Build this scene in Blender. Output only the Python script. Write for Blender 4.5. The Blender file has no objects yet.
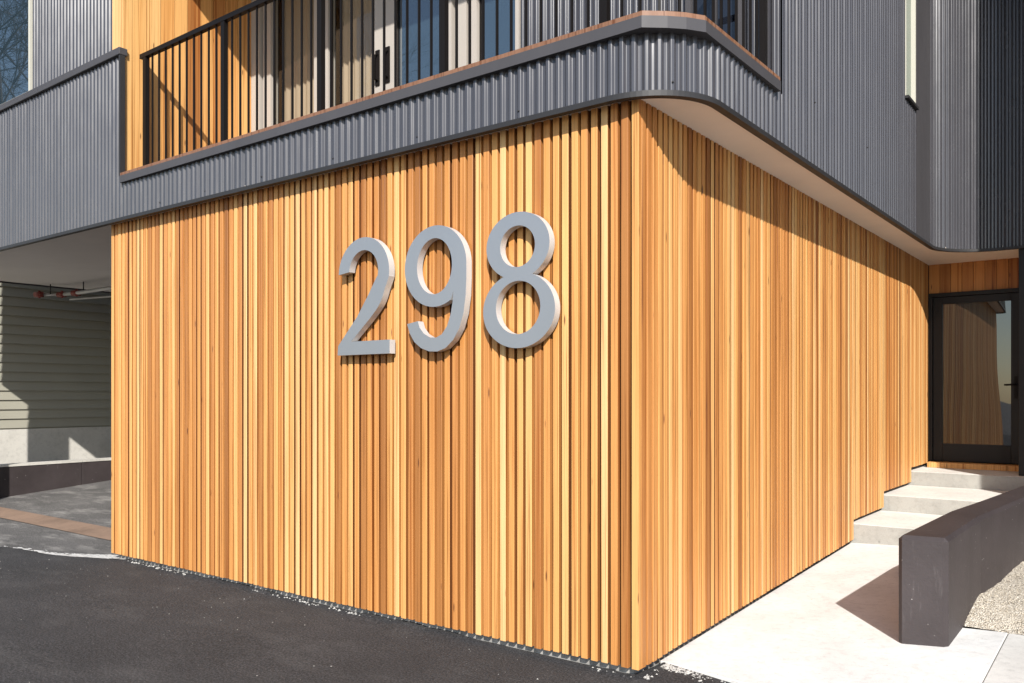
import bpy, bmesh, math, random
from mathutils import Vector
R = math.radians
PI = math.pi
random.seed(11)
scene = bpy.context.scene
col = scene.collection

# ------------------------------------------------------------------ helpers
class MB:
    """collects polygons, then links them as ONE mesh object"""
    def __init__(s):
        s.v = []; s.f = []; s.t = []; s.sm = []
    def face(s, idx, tone=0.5, smooth=False):
        s.f.append(idx); s.t.append(tone); s.sm.append(smooth)
    def poly(s, pts, tone=0.5):
        b = len(s.v); s.v += [tuple(p) for p in pts]
        s.face(list(range(b, b + len(pts))), tone)
    def box(s, x0, x1, y0, y1, z0, z1, tone=0.5):
        b = len(s.v)
        s.v += [(x0,y0,z0),(x1,y0,z0),(x1,y1,z0),(x0,y1,z0),(x0,y0,z1),(x1,y0,z1),(x1,y1,z1),(x0,y1,z1)]
        for q in ((0,3,2,1),(4,5,6,7),(0,1,5,4),(1,2,6,5),(2,3,7,6),(3,0,4,7)):
            s.face([b+i for i in q], tone)
    def prism(s, pts, z0, z1, tone=0.5):
        """vertical prism over a ccw plan outline; z0/z1 numbers or functions of (x, y)"""
        n = len(pts); b = len(s.v)
        f0 = z0 if callable(z0) else (lambda x, y: z0)
        f1 = z1 if callable(z1) else (lambda x, y: z1)
        s.v += [(x, y, f0(x, y)) for x, y in pts] + [(x, y, f1(x, y)) for x, y in pts]
        for i in range(n):
            j = (i+1) % n
            s.face([b+i, b+j, b+n+j, b+n+i], tone)
        s.face([b+n+i for i in range(n)], tone)
        s.face([b+i for i in reversed(range(n))], tone)
    def tube(s, pts, r, n=8, tone=0.5, cap=True):
        """round bar along points; r a number or one per point"""
        rr = r if isinstance(r, (list, tuple)) else [r]*len(pts)
        P = [Vector(p) for p in pts]; b = len(s.v)
        up = None
        for i, p in enumerate(P):
            d = (P[min(i+1, len(P)-1)] - P[max(i-1, 0)]).normalized()
            if up is None:
                up = d.orthogonal().normalized()
            else:
                up = (up - d*up.dot(d))
                up = up.normalized() if up.length > 1e-6 else d.orthogonal().normalized()
            w = d.cross(up)
            for k in range(n):
                a = 2*PI*k/n
                s.v.append(tuple(p + (up*math.cos(a) + w*math.sin(a))*rr[i]))
        for i in range(len(P)-1):
            for k in range(n):
                k2 = (k+1) % n
                s.face([b+i*n+k, b+i*n+k2, b+(i+1)*n+k2, b+(i+1)*n+k], tone, True)
        if cap:
            s.face([b+k for k in reversed(range(n))], tone)
            s.face([b+(len(P)-1)*n+k for k in range(n)], tone)
    def build(s, name, mat, parent=None, bevel=0):
        me = bpy.data.meshes.new(name)
        me.from_pydata(s.v, [], s.f); me.update()
        me.polygons.foreach_set('use_smooth', s.sm)
        a = me.attributes.new('tone', 'FLOAT', 'FACE')
        a.data.foreach_set('value', s.t)
        o = bpy.data.objects.new(name, me); col.objects.link(o)
        if mat: me.materials.append(mat)
        if parent: o.parent = parent
        if bevel:
            m = o.modifiers.new('edge', 'BEVEL'); m.width = bevel; m.segments = 2
            m.limit_method = 'ANGLE'; m.angle_limit = R(40)
        return o

def tag(o, label=None, cat=None, group=None, kind=None):
    if label: o['label'] = label
    if cat: o['category'] = cat
    if group: o['group'] = group
    if kind: o['kind'] = kind
    return o

def empty(name, loc=(0, 0, 0)):
    o = bpy.data.objects.new(name, None); col.objects.link(o); o.location = loc
    return o

# ------------------------------------------------------------------ materials
def new_mat(name):
    m = bpy.data.materials.new(name); m.use_nodes = True
    nt = m.node_tree; b = nt.nodes['Principled BSDF']
    return m, nt, b
def N(nt, t, **kw):
    n = nt.nodes.new(t)
    for k, v in kw.items(): setattr(n, k, v)
    return n
def L(nt, a, b): nt.links.new(a, b)
def coords(nt, scale=(1, 1, 1)):
    g = N(nt, 'ShaderNodeNewGeometry'); m = N(nt, 'ShaderNodeMapping')
    m.inputs['Scale'].default_value = scale
    L(nt, g.outputs['Position'], m.inputs['Vector']); return m.outputs['Vector']
def noise(nt, vec, scale, detail=4, rough=0.55):
    n = N(nt, 'ShaderNodeTexNoise'); n.inputs['Scale'].default_value = scale
    n.inputs['Detail'].default_value = detail; n.inputs['Roughness'].default_value = rough
    L(nt, vec, n.inputs['Vector']); return n.outputs['Fac']
def ramp(nt, fac, stops, interp='LINEAR'):
    r = N(nt, 'ShaderNodeValToRGB'); cr = r.color_ramp; cr.interpolation = interp
    while len(cr.elements) < len(stops): cr.elements.new(0.5)
    for e, (p, c) in zip(cr.elements, stops):
        e.position = p; e.color = (c[0], c[1], c[2], 1) if hasattr(c, '__len__') else (c, c, c, 1)
    L(nt, fac, r.inputs['Fac']); return r.outputs['Color']
def mix(nt, fac, a, b, mode='MIX'):
    m = N(nt, 'ShaderNodeMix', data_type='RGBA', blend_type=mode)
    for sock, v in ((m.inputs[0], fac), (m.inputs[6], a), (m.inputs[7], b)):
        if isinstance(v, (int, float)): sock.default_value = v
        elif isinstance(v, (tuple, list)): sock.default_value = (v[0], v[1], v[2], 1)
        else: L(nt, v, sock)
    return m.outputs[2]
def bump(nt, b, h, strength=0.3, dist=0.01):
    n = N(nt, 'ShaderNodeBump'); n.inputs['Strength'].default_value = strength
    n.inputs['Distance'].default_value = dist
    L(nt, h, n.inputs['Height']); L(nt, n.outputs['Normal'], b.inputs['Normal'])
def math_n(nt, op, a, b=None):
    m = N(nt, 'ShaderNodeMath', operation=op)
    for i, v in enumerate((a, b)):
        if v is None: continue
        if isinstance(v, (int, float)): m.inputs[i].default_value = v
        else: L(nt, v, m.inputs[i])
    return m.outputs[0]

def wood_mat(name, stops, grain=1.0, rough=0.5):
    m, nt, b = new_mat(name)
    at = N(nt, 'ShaderNodeAttribute', attribute_name='tone')
    g = N(nt, 'ShaderNodeNewGeometry')
    # every slat has its own stretch of grain: shift the lookup by its tone
    sh = N(nt, 'ShaderNodeCombineXYZ')
    L(nt, math_n(nt, 'MULTIPLY', at.outputs['Fac'], 917.0), sh.inputs['Z'])
    L(nt, math_n(nt, 'MULTIPLY', at.outputs['Fac'], 53.0), sh.inputs['X'])
    ad = N(nt, 'ShaderNodeVectorMath', operation='ADD')
    L(nt, g.outputs['Position'], ad.inputs[0]); L(nt, sh.outputs[0], ad.inputs[1])
    def mp(sc):
        q = N(nt, 'ShaderNodeMapping'); q.inputs['Scale'].default_value = sc
        L(nt, ad.outputs[0], q.inputs['Vector']); return q.outputs['Vector']
    base = ramp(nt, at.outputs['Fac'], stops)
    streak = noise(nt, mp((62, 62, 0.5)), 1.0, 5, 0.62)
    broad = noise(nt, mp((14, 14, 0.45)), 1.0, 3, 0.5)
    fine = noise(nt, mp((320, 320, 4)), 1.0, 2, 0.5)
    c = mix(nt, 1.0, base, ramp(nt, streak, [(0.32, (0.40, 0.29, 0.21)), (0.44, (0.95, 0.93, 0.91)), (0.60, (1.0, 1.0, 1.0)), (0.72, (0.76, 0.67, 0.57))]), 'MULTIPLY')
    c = mix(nt, 1.0, c, ramp(nt, broad, [(0.28, (0.82, 0.73, 0.63)), (0.5, (1, 1, 1)), (0.75, (1.0, 1.02, 1.05))]), 'MULTIPLY')
    c = mix(nt, 1.0, c, ramp(nt, fine, [(0.3, 0.86), (0.6, 1.0)]), 'MULTIPLY')
    heart = noise(nt, mp((34, 34, 0.22)), 1.0, 4, 0.6)          # dark heartwood runs
    c = mix(nt, 1.0, c, ramp(nt, heart, [(0.0, (1, 1, 1)), (0.56, (1, 1, 1)), (0.66, (0.66, 0.50, 0.36)), (0.75, (0.42, 0.27, 0.17))]), 'MULTIPLY')
    # sparse knots
    kn = N(nt, 'ShaderNodeTexVoronoi'); kn.inputs['Scale'].default_value = 1.0
    L(nt, mp((11, 11, 2.1)), kn.inputs['Vector'])
    c = mix(nt, ramp(nt, kn.outputs['Distance'], [(0.035, 0.85), (0.085, 0.0)]), c, (0.09, 0.03, 0.012))
    L(nt, c, b.inputs['Base Color'])
    b.inputs['Roughness'].default_value = rough
    b.inputs['Specular IOR Level'].default_value = 0.35
    bump(nt, b, streak, 0.15*grain, 0.004)
    return m
CEDAR = [(0.0, (0.12, 0.042, 0.014)), (0.035, (0.25, 0.094, 0.027)), (0.10, (0.36, 0.148, 0.041)), (0.22, (0.48, 0.205, 0.060)), (0.45, (0.61, 0.286, 0.086)),
         (0.65, (0.66, 0.345, 0.114)), (0.83, (0.70, 0.415, 0.160)), (1.0, (0.735, 0.465, 0.212))]
M_CEDAR = wood_mat('cedar', CEDAR)
M_DECK = wood_mat('deck_wood', [(0, (0.20, 0.10, 0.058)), (1, (0.26, 0.135, 0.08))])

def metal_paint(name, c, rough=0.42, spec=0.5, var=0.08, metallic=0.0):
    m, nt, b = new_mat(name)
    v = coords(nt, (1, 1, 0.35))
    n1 = noise(nt, v, 3.0, 5, 0.6)
    k = tuple(min(1, x*(1+var)) for x in c); d = tuple(x*(1-var) for x in c)
    L(nt, ramp(nt, n1, [(0.3, d), (0.7, k)]), b.inputs['Base Color'])
    L(nt, ramp(nt, noise(nt, v, 9.0, 4), [(0.3, rough-0.03), (0.7, rough+0.04)]), b.inputs['Roughness'])
    b.inputs['Specular IOR Level'].default_value = spec
    b.inputs['Metallic'].default_value = metallic
    return m
M_CORR = metal_paint('corrugated_grey_metal', (0.054, 0.053, 0.060), 0.25, 0.6, 0.08)
M_TRIM = metal_paint('grey_trim_metal', (0.060, 0.057, 0.061), 0.5, 0.3)
M_FLASH = metal_paint('dark_flashing', (0.026, 0.025, 0.026), 0.5, 0.3)
M_BLACK = metal_paint('black_steel', (0.0085, 0.007, 0.0065), 0.5, 0.12)
M_DOOR = metal_paint('dark_door_metal', (0.009, 0.008, 0.008), 0.45, 0.3)
M_DIGIT = metal_paint('brushed_grey_digit', (0.36, 0.365, 0.38), 0.38, 0.5, 0.03, 0.65)
M_DIGIT_EDGE = metal_paint('lit_digit_edge', (0.54, 0.535, 0.53), 0.4, 0.5, 0.03, 0.2)  # light the sides catch and reflect is put into this paler colour
M_CREAM = metal_paint('cream_window_frame', (0.38, 0.345, 0.305), 0.4, 0.4, 0.03)
M_WHITE = metal_paint('white_frame', (0.47, 0.455, 0.39), 0.5, 0.4, 0.03)
M_PIPE = metal_paint('galvanised_pipe', (0.42, 0.42, 0.42), 0.45, 0.5, 0.1, 0.6)
M_RED = metal_paint('red_fitting', (0.17, 0.022, 0.014), 0.4, 0.5)
M_RUST = metal_paint('brown_post', (0.16, 0.06, 0.03), 0.5, 0.4)

def plain(name, c, rough=0.8, var=0.1, scale=4.0, bmp=0.1, bscale=60):
    m, nt, b = new_mat(name)
    v = coords(nt)
    n1 = noise(nt, v, scale, 6, 0.6)
    L(nt, ramp(nt, n1, [(0.3, tuple(x*(1-var) for x in c)), (0.7, tuple(min(1, x*(1+var)) for x in c))]), b.inputs['Base Color'])
    b.inputs['Roughness'].default_value = rough
    if bmp: bump(nt, b, noise(nt, v, bscale, 4), bmp, 0.004)
    return m
M_SOFFIT = plain('painted_plywood_soffit', (0.80, 0.70, 0.60), 0.75, 0.05, 1.6, 0.05)
M_CEIL = plain('carport_ceiling_board', (0.66, 0.63, 0.60), 0.8, 0.05, 1.2, 0.04)
M_DARK = plain('dark_sheathing', (0.03, 0.028, 0.027), 0.9, 0.1)
M_PLINTH = plain('grey_plinth_concrete', (0.26, 0.25, 0.235), 0.9, 0.45, 9, 0.3, 90)
M_SIDING = plain('olive_clapboard', (0.31, 0.296, 0.24), 0.6, 0.04, 2.0, 0.05)
M_BLIND = plain('beige_blind', (0.33, 0.245, 0.17), 0.8, 0.05, 3, 0)
M_FLAKE = plain('pale_chip', (0.36, 0.345, 0.32), 0.9, 0.45, 30, 0)
M_DUST = plain('cement_dust', (0.56, 0.545, 0.52), 0.95, 0.25, 25, 0)
M_ROOF = plain('roof_felt', (0.10, 0.10, 0.10), 0.9, 0.2)
M_BARK = plain('grey_bark', (0.045, 0.036, 0.03), 0.9, 0.25, 12, 0.4, 50)

def concrete(name, c, stain=0.25, rough=0.85, dark=None):
    m, nt, b = new_mat(name)
    v = coords(nt)
    n1 = noise(nt, v, 1.6, 8, 0.65); n2 = noise(nt, v, 22, 5, 0.6); n3 = noise(nt, v, 230, 2, 0.5)
    d = tuple(x*(1-stain) for x in c)
    cc = ramp(nt, n1, [(0.3, d), (0.55, c), (0.8, tuple(min(0.9, x*1.06) for x in c))])
    cc = mix(nt, 1.0, cc, ramp(nt, n2, [(0.3, 0.86), (0.5, 1.0)]), 'MULTIPLY')
    cc = mix(nt, 1.0, cc, ramp(nt, n3, [(0.3, 0.84), (0.5, 1.0)]), 'MULTIPLY')
    if dark:   # small air holes
        vo = N(nt, 'ShaderNodeTexVoronoi'); vo.inputs['Scale'].default_value = dark
        L(nt, v, vo.inputs['Vector'])
        cc = mix(nt, ramp(nt, vo.outputs['Distance'], [(0.05, 0.7), (0.12, 0)]), cc, tuple(x*0.45 for x in c))
    L(nt, cc, b.inputs['Base Color']); b.inputs['Roughness'].default_value = rough
    bump(nt, b, n2, 0.18, 0.006)
    return m
M_WALK = concrete('pale_walkway_concrete', (0.72, 0.70, 0.665), 0.2)
M_RISER = concrete('dark_step_face', (0.34, 0.33, 0.30), 0.28, dark=9)
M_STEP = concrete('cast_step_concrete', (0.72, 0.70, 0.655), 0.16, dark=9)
M_FOUND = concrete('foundation_concrete', (0.56, 0.535, 0.485), 0.25)
M_PAVE = concrete('grey_pavement_concrete', (0.64, 0.615, 0.57), 0.2)
M_BAND = concrete('brown_paver_band', (0.25, 0.165, 0.115), 0.35)

def charcoal_wall():
    m, nt, b = new_mat('charcoal_stained_concrete')
    v = coords(nt)
    c = ramp(nt, noise(nt, v, 2.2, 7, 0.65), [(0.3, (0.029, 0.0215, 0.0215)), (0.7, (0.047, 0.0365, 0.037))])
    # pale runs and scuffs down the faces
    runs = noise(nt, coords(nt, (9, 9, 1.3)), 1.0, 6, 0.7)
    c = mix(nt, ramp(nt, runs, [(0.62, 0.0), (0.82, 0.24)]), c, (0.34, 0.31, 0.30))
    # specks of bare cement
    vo = N(nt, 'ShaderNodeTexVoronoi'); vo.inputs['Scale'].default_value = 21
    L(nt, v, vo.inputs['Vector'])
    sp = ramp(nt, vo.outputs['Distance'], [(0.05, 0.9), (0.10, 0.0)])
    pick = ramp(nt, noise(nt, v, 12, 2), [(0.53, 0.0), (0.60, 0.9)])
    c = mix(nt, mix(nt, 1.0, sp, pick, 'MULTIPLY'), c, (0.52, 0.49, 0.46))
    L(nt, c, b.inputs['Base Color']); b.inputs['Roughness'].default_value = 0.6
    bump(nt, b, noise(nt, v, 45, 5), 0.25, 0.006)
    return m
M_CHAR = charcoal_wall()

def asphalt(name, dark, light, dust):
    m, nt, b = new_mat(name)
    v = coords(nt)
    agg = noise(nt, v, 75, 4, 0.85); agg2 = noise(nt, v, 30, 3, 0.7)
    c = ramp(nt, agg, [(0.40, dark), (0.52, tuple(0.62*a+0.38*q for a, q in zip(dark, light))), (0.64, light)])
    c = mix(nt, 1.0, c, ramp(nt, noise(nt, v, 1.1, 6, 0.65), [(0.3, 0.72), (0.7, 1.25)]), 'MULTIPLY')
    # drifting dust, scuffs
    dn = noise(nt, coords(nt, (0.9, 2.2, 1)), 1.6, 9, 0.72)
    c = mix(nt, ramp(nt, dn, [(0.50, 0.0), (0.74, dust)]), c, (0.36, 0.34, 0.315))
    sc = noise(nt, coords(nt, (3.0, 9.0, 1)), 1.0, 8, 0.75)
    c = mix(nt, ramp(nt, sc, [(0.66, 0.0), (0.80, dust)]), c, (0.42, 0.40, 0.37))
    vo = N(nt, 'ShaderNodeTexVoronoi'); vo.inputs['Scale'].default_value = 55
    L(nt, v, vo.inputs['Vector'])
    sp = ramp(nt, vo.outputs['Distance'], [(0.06, 1.0), (0.12, 0.0)])
    c = mix(nt, mix(nt, 1.0, sp, ramp(nt, agg2, [(0.60, 0.0), (0.66, 0.8)]), 'MULTIPLY'), c, (0.45, 0.42, 0.39))
    L(nt, c, b.inputs['Base Color']); b.inputs['Roughness'].default_value = 0.85
    h = math_n(nt, 'ADD', agg, math_n(nt, 'MULTIPLY', agg2, 0.6))
    bump(nt, b, h, 1.0, 0.012)
    return m
M_NEWASPH = asphalt('fresh_asphalt', (0.004, 0.0038, 0.004), (0.080, 0.076, 0.078), 0.09)
M_OLDASPH = asphalt('worn_asphalt', (0.062, 0.058, 0.056), (0.20, 0.19, 0.18), 0.9)

def gravel_mat():
    m, nt, b = new_mat('sandy_gravel'); v = coords(nt)
    vo = N(nt, 'ShaderNodeTexVoronoi'); vo.inputs['Scale'].default_value = 130
    L(nt, v, vo.inputs['Vector'])
    c = ramp(nt, N_sep(nt, vo.outputs['Color']), [(0.0, (0.13, 0.105, 0.08)), (0.15, (0.44, 0.375, 0.29)), (0.6, (0.60, 0.525, 0.42)), (1.0, (0.74, 0.68, 0.58))])
    L(nt, c, b.inputs['Base Color']); b.inputs['Roughness'].default_value = 0.9
    bump(nt, b, vo.outputs['Distance'], 0.9, 0.012)
    return m
def N_sep(nt, c):
    s = N(nt, 'ShaderNodeSeparateColor'); L(nt, c, s.inputs[0]); return s.outputs[0]
M_GRAVEL = gravel_mat()

def dark_glass(name, c=(0.012, 0.016, 0.02), ior=2.0, wav=0.0):
    m, nt, b = new_mat(name)
    b.inputs['Base Color'].default_value = (*c, 1); b.inputs['Roughness'].default_value = 0.015
    b.inputs['IOR'].default_value = ior
    if wav:   # slightly bowed panes
        bump(nt, b, noise(nt, coords(nt), 0.9, 1, 0.4), wav, 0.02)
    return m
M_BLUEGLASS = dark_glass('sky_reflecting_glass', (0.02, 0.034, 0.045), 2.5)
M_DOORGLASS = dark_glass('door_glass', (0.012, 0.011, 0.009), 2.05)
M_NIGHTGLASS = dark_glass('dark_window_glass', (0.01, 0.012, 0.018), 1.6)
M_GREENGLASS = dark_glass('pale_green_glass', (0.075, 0.12, 0.09), 1.6)
def clear_glass():
    m = bpy.data.materials.new('clear_glass'); m.use_nodes = True; nt = m.node_tree
    nt.nodes.remove(nt.nodes['Principled BSDF'])
    t = N(nt, 'ShaderNodeBsdfTransparent'); t.inputs[0].default_value = (0.86, 0.88, 0.86, 1)
    g = N(nt, 'ShaderNodeBsdfGlossy'); g.inputs['Roughness'].default_value = 0.01
    mx = N(nt, 'ShaderNodeMixShader'); lw = N(nt, 'ShaderNodeLayerWeight'); lw.inputs['Blend'].default_value = 0.5
    L(nt, math_n(nt, 'ADD', 0.05, math_n(nt, 'MULTIPLY', math_n(nt, 'POWER', lw.outputs['Facing'], 4.0), 0.6)), mx.inputs[0]); L(nt, t.outputs[0], mx.inputs[1]); L(nt, g.outputs[0], mx.inputs[2])
    L(nt, mx.outputs[0], nt.nodes['Material Output'].inputs['Surface'])
    return m
M_CLEAR = clear_glass()

# ------------------------------------------------------------------ camera, sun, sky
CAM = Vector((2.215, -4.032, 1.541))
cd = bpy.data.cameras.new('camera'); cam = bpy.data.objects.new('camera', cd); col.objects.link(cam)
cam.location = CAM; cam.rotation_euler = (R(90), 0, R(37.312))
cd.sensor_width = 36; cd.lens = 842.34/1024*36; cd.shift_y = 53.5/1024
cd.clip_end = 800; cd.clip_start = 0.05
scene.camera = cam

S = Vector((1.04, -1.31, 1.10)).normalized()          # towards the sun
ld = bpy.data.lights.new('sun', 'SUN'); ld.energy = 4.6; ld.angle = R(0.55); ld.color = (1.0, 0.962, 0.905)
lo = bpy.data.objects.new('sun', ld); col.objects.link(lo); lo.location = (12, -16, 14)
lo.rotation_euler = S.to_track_quat('Z', 'Y').to_euler()
w = bpy.data.worlds.new('World'); scene.world = w; w.use_nodes = True
wn = w.node_tree; bg = wn.nodes['Background']
sk = N(wn, 'ShaderNodeTexSky', sky_type='NISHITA'); sk.sun_disc = False
sk.sun_elevation = math.asin(S.z); sk.sun_rotation = math.atan2(S.x, S.y)
sk.air_density = 1.0; sk.dust_density = 0.6; sk.ozone_density = 1.2
L(wn, sk.outputs[0], bg.inputs['Color']); bg.inputs['Strength'].default_value = 0.12
vs = scene.view_settings; vs.view_transform = 'Standard'; vs.look = 'None'; vs.exposure = 0.67; vs.gamma = 1

# ------------------------------------------------------------------ ground
def gz(x, y):
    if x < -3: return 0.08*max(0.0, min(y, 7.0)-0.3)
    return 0.0
xs = [-300,-120,-60,-30,-20,-15] + [-12+0.4*i for i in range(23)] + [-2.999, 0, 3, 6, 12, 30, 80, 300]
ys = [-300,-120,-60,-30,-15,-8,-4,-2,-1,-0.5] + [0.3*i for i in range(26)] + [12, 20, 40, 100, 300]
m = MB()
for y in ys:
    for x in xs: m.v.append((x, y, gz(x, y)-0.012))
nx = len(xs)
for j in range(len(ys)-1):
    for i in range(nx-1):
        a = j*nx+i; m.face([a, a+1, a+nx+1, a+nx], 0.5, True)
tag(m.build('ground', M_OLDASPH), kind='structure')

# fresh asphalt laid up to the building: a sheet with a ragged edge at the left
rng = random.Random(4)
edge = []
for i in range(140):
    t = i/139; x = -9.6 + t*4.15
    y = -0.28 - 0.14*math.sin(t*PI)*1.0 + 0.30*t**3 + rng.uniform(-0.012, 0.012) + 0.03*math.sin(t*21)
    edge.append((x, y))
m = MB()
grid_x = [-9.6+0.05*i for i in range(int((1.56+9.6)/0.05)+1)]
def edge_y(x):
    if x > 0: return 0.32-0.235*x
    if x > -5.45: return 0.07
    for (x0, y0), (x1, y1) in zip(edge, edge[1:]):
        if x0 <= x <= x1: return y0+(y1-y0)*(x-x0)/(x1-x0)
    return edge[0][1]
rows = [0, 0.02, 0.06, 0.2, 0.5, 1, 2, 4, 8, 20]
for x in grid_x:
    e = edge_y(x)
    for k, d in enumerate(rows):
        z = (-0.010 if k == 0 and x < -5.4 else 0.0) + 0.004*math.sin(x*1.7+d*2.1)*min(1, d)
        if x > 0: z += 0.022 - 0.03*min(1, d*1.2)
        elif x > -5.4: z += max(0, 0.004+0.010*math.sin(x*3.1+0.6)+0.004*math.sin(x*17)+rng.uniform(-.003, .003))*math.exp(-max(0, -(e-d))/0.10)
        m.v.append((x, e-d, z))
nr = len(rows)
for i in range(len(grid_x)-1):
    for k in range(nr-1):
        a = i*nr+k; m.face([a, a+1, a+nr+1, a+nr], 0.5, True)
tag(m.build('driveway', M_NEWASPH), kind='structure')

# pale dust line along the joint between fresh and worn asphalt
m = MB()
rng = random.Random(9)
for i in range(260):
    t = rng.random()**(0.13 if i % 3 else 0.8); x = -9.2 + t*3.75
    e = edge_y(x) if x < -5.45 else 0.0
    y = e + abs(rng.gauss(0, 0.02+0.07*t**6)) - 0.006 if x < -5.62 else e - abs(rng.gauss(0.0, 0.05)) - 0.03
    r = rng.uniform(0.008, 0.035)*(0.5+t); n = rng.randint(5, 8); a0 = rng.random()*6
    pts = [(x+r*1.8*rng.uniform(.5, 1.2)*math.cos(a0+2*PI*k/n), y+r*0.6*rng.uniform(.5, 1.2)*math.sin(a0+2*PI*k/n), gz(x, y)-0.006+0.00001*i) for k in range(n)]
    m.poly(pts)
for i in range(900):
    x = -5.63 - abs(rng.gauss(0, 0.33)); e = edge_y(x) if x < -5.45 else 0.0
    y = e + 0.01 + rng.random()**1.6*0.20*max(0.15, 1-abs(x+5.63)/1.1)
    r = rng.uniform(0.004, 0.016); a0 = rng.random()*6
    m.poly([(x+r*2.2*math.cos(a0+2*PI*k/6)*rng.uniform(.5, 1.2), y+r*0.7*math.sin(a0+2*PI*k/6)*rng.uniform(.5, 1.2), gz(x, y)-0.0055+0.000004*i) for k in range(6)])
tag(m.build('dust', M_DUST), 'pale cement dust trodden along the joint of old and new asphalt', 'dust', kind='stuff')

# paved band across the carport mouth
m = MB()
bx = [-15+0.5*i for i in range(20)]
for x in bx:
    for y in (0.46, 0.80): m.v.append((x, y, gz(x, y)-0.002))
for i in range(len(bx)-1): m.face([2*i, 2*i+2, 2*i+3, 2*i+1])
tag(m.build('path_band', M_BAND), kind='structure')

# walkway along the side wall, climbing gently to the steps
def wz(x, y): return 0.012 + 0.037*y + 0.045*max(0, x)
m = MB()
m.prism([(-0.03, 0.31), (0.47, 0.20), (1.53, -0.05), (1.53, 1.68), (1.18, 1.68), (1.18, 4.3), (-0.03, 4.3)], -0.2, wz)
tag(m.build('walkway', M_WALK, bevel=0.004), kind='structure')
m = MB()
m.prism([(1.535, -0.05), (9.0, -0.8), (9.0, 1.72), (1.535, 1.68)], -0.2, lambda x, y: wz(min(x, 3), y)-0.003)
tag(m.build('pavement', M_PAVE, bevel=0.004), kind='structure')

# gravel bed right of the low wall: mounded bed and loose pebbles, one mass
rng = random.Random(5)
def gravz(x, y):
    d = min(1, max(0, (y-1.70)/0.55))
    return wz(1.3, 1.7) - 0.012 + 0.105*d**0.7 + 0.018*math.sin(x*7+y*3)*d
m = MB()
gx = [1.2+0.05*i for i in range(37)]; gy = [1.715+0.05*i for i in range(62)]
for y in gy:
    for x in gx: m.v.append((x, y, gravz(x, y)+rng.uniform(-0.006, 0.006)))
for j in range(len(gy)-1):
    for i in range(len(gx)-1):
        a = j*len(gx)+i; m.face([a, a+1, a+len(gx)+1, a+len(gx)], 0.5, True)
for i in range(2600):
    x = rng.uniform(1.28, 1.9); y = 1.72+abs(rng.gauss(0, 1.1))
    if y > 4.6: continue
    r = rng.uniform(0.002, 0.006); z = gravz(x, y)+r*0.3
    b0 = len(m.v); q = rng.random()*PI
    for k in range(4):
        m.v.append((x+r*1.2*math.cos(q+k*PI/2), y+r*math.sin(q+k*PI/2), z))
    m.v.append((x+rng.uniform(-.3, .3)*r, y, z+r*0.8)); m.v.append((x, y, z-r))
    for k in range(4):
        m.face([b0+k, b0+(k+1) % 4, b0+4]); m.face([b0+(k+1) % 4, b0+k, b0+5])
tag(m.build('gravel', M_GRAVEL), 'sandy gravel bed banked against the low charcoal wall', 'gravel', kind='stuff')

# ------------------------------------------------------------------ THE BUILDING
bld = empty('apartment_building', (0, 0, 0))
tag(bld, 'modern building of cedar slats below grey corrugated metal, with a corner balcony', 'building')

# ---- cedar slat cladding
PITCH = 0.0648
EDGE = random.Random(77)
last_tone = [0.5]
def tone(rng):
    for q in range(6):                       # neighbours rarely match
        t = tone_pick(rng)
        if abs(t-last_tone[0]) > 0.13: break
    last_tone[0] = t
    return t
def batch(t, u, spans):
    """a few runs of slats come from redder, darker boards"""
    return t*0.42+0.03 if any(a <= u <= b for a, b in spans) else t
def tone_pick(rng):
    r = rng.random()
    if r < 0.11: return rng.uniform(0.06, 0.24)
    if r < 0.47: return rng.uniform(0.3, 0.62)
    if r < 0.78: return rng.uniform(0.6, 0.88)
    return rng.uniform(0.88, 1.0)
def slat(m, axis, u0, u1, d, depth, z0, z1, t):
    """vertical slat with eased front edges; axis 'x': faces -Y at y=d; axis 'y': faces +X at x=-d"""
    c = 0.0025
    prof = [(u0, d+depth), (u0, d+c), (u0+c, d), (u1-c, d), (u1, d+c), (u1, d+depth)]
    if axis == 'x': pl = [(u, v) for u, v in prof]
    else: pl = [(-v, u) for u, v in prof]
    f0 = len(m.t)
    m.prism(pl, z0, z1, t)
    e = EDGE.choice((0.01, 0.05, 0.12, 0.2, 0.3, 0.42, 0.5))
    for k in (0, 4): m.t[f0+k] = min(t, e)          # side faces darkened: shade of the gaps put into the tone
    m.t[f0+5] = 0.0
ZT = 3.150
rng = random.Random(21)
m = MB()
n = int(5.60/PITCH)
m_front_edges = []
for i in range(n+1):
    u1 = -0.0 - i*PITCH if i else 0.0
    wd = 0.0435 + rng.uniform(-0.0015, 0.0015)
    u0 = u1 - wd
    if u0 < -5.63: break
    slat(m, 'x', u0, u1, rng.uniform(-0.0015, 0.0015), 0.036, 0.046+rng.uniform(-0.003, 0.003)+0.006, ZT, batch(tone(rng), u0, ((-1.75, -1.2), (-2.25, -1.95), (-4.35, -4.1))))
cl = m.build('slat_cladding', M_CEDAR, bld)
m = MB()
y = 0.040
while y < 7.38:
    wd = 0.0455 + rng.uniform(-0.002, 0.002)
    y1 = y + wd
    if y1 > 7.385: break
    if y < 4.11: z0 = 0.052 + 0.037*y
    elif y < 5.22: z0 = 0.385
    elif y < 6.43: z0 = 0.545
    else: z0 = 0.708
    slat(m, 'y', y, y1, rng.uniform(-0.0015, 0.0015), 0.036, z0+rng.uniform(-0.002, 0.002), ZT, batch(tone(rng), y, ((0.0, 0.12), (0.95, 1.1), (1.95, 2.3), (3.6, 3.75), (5.3, 5.6))))
    y += 0.0648 + rng.uniform(-0.001, 0.001)
m.build('slat_cladding', M_CEDAR, bld)
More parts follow.
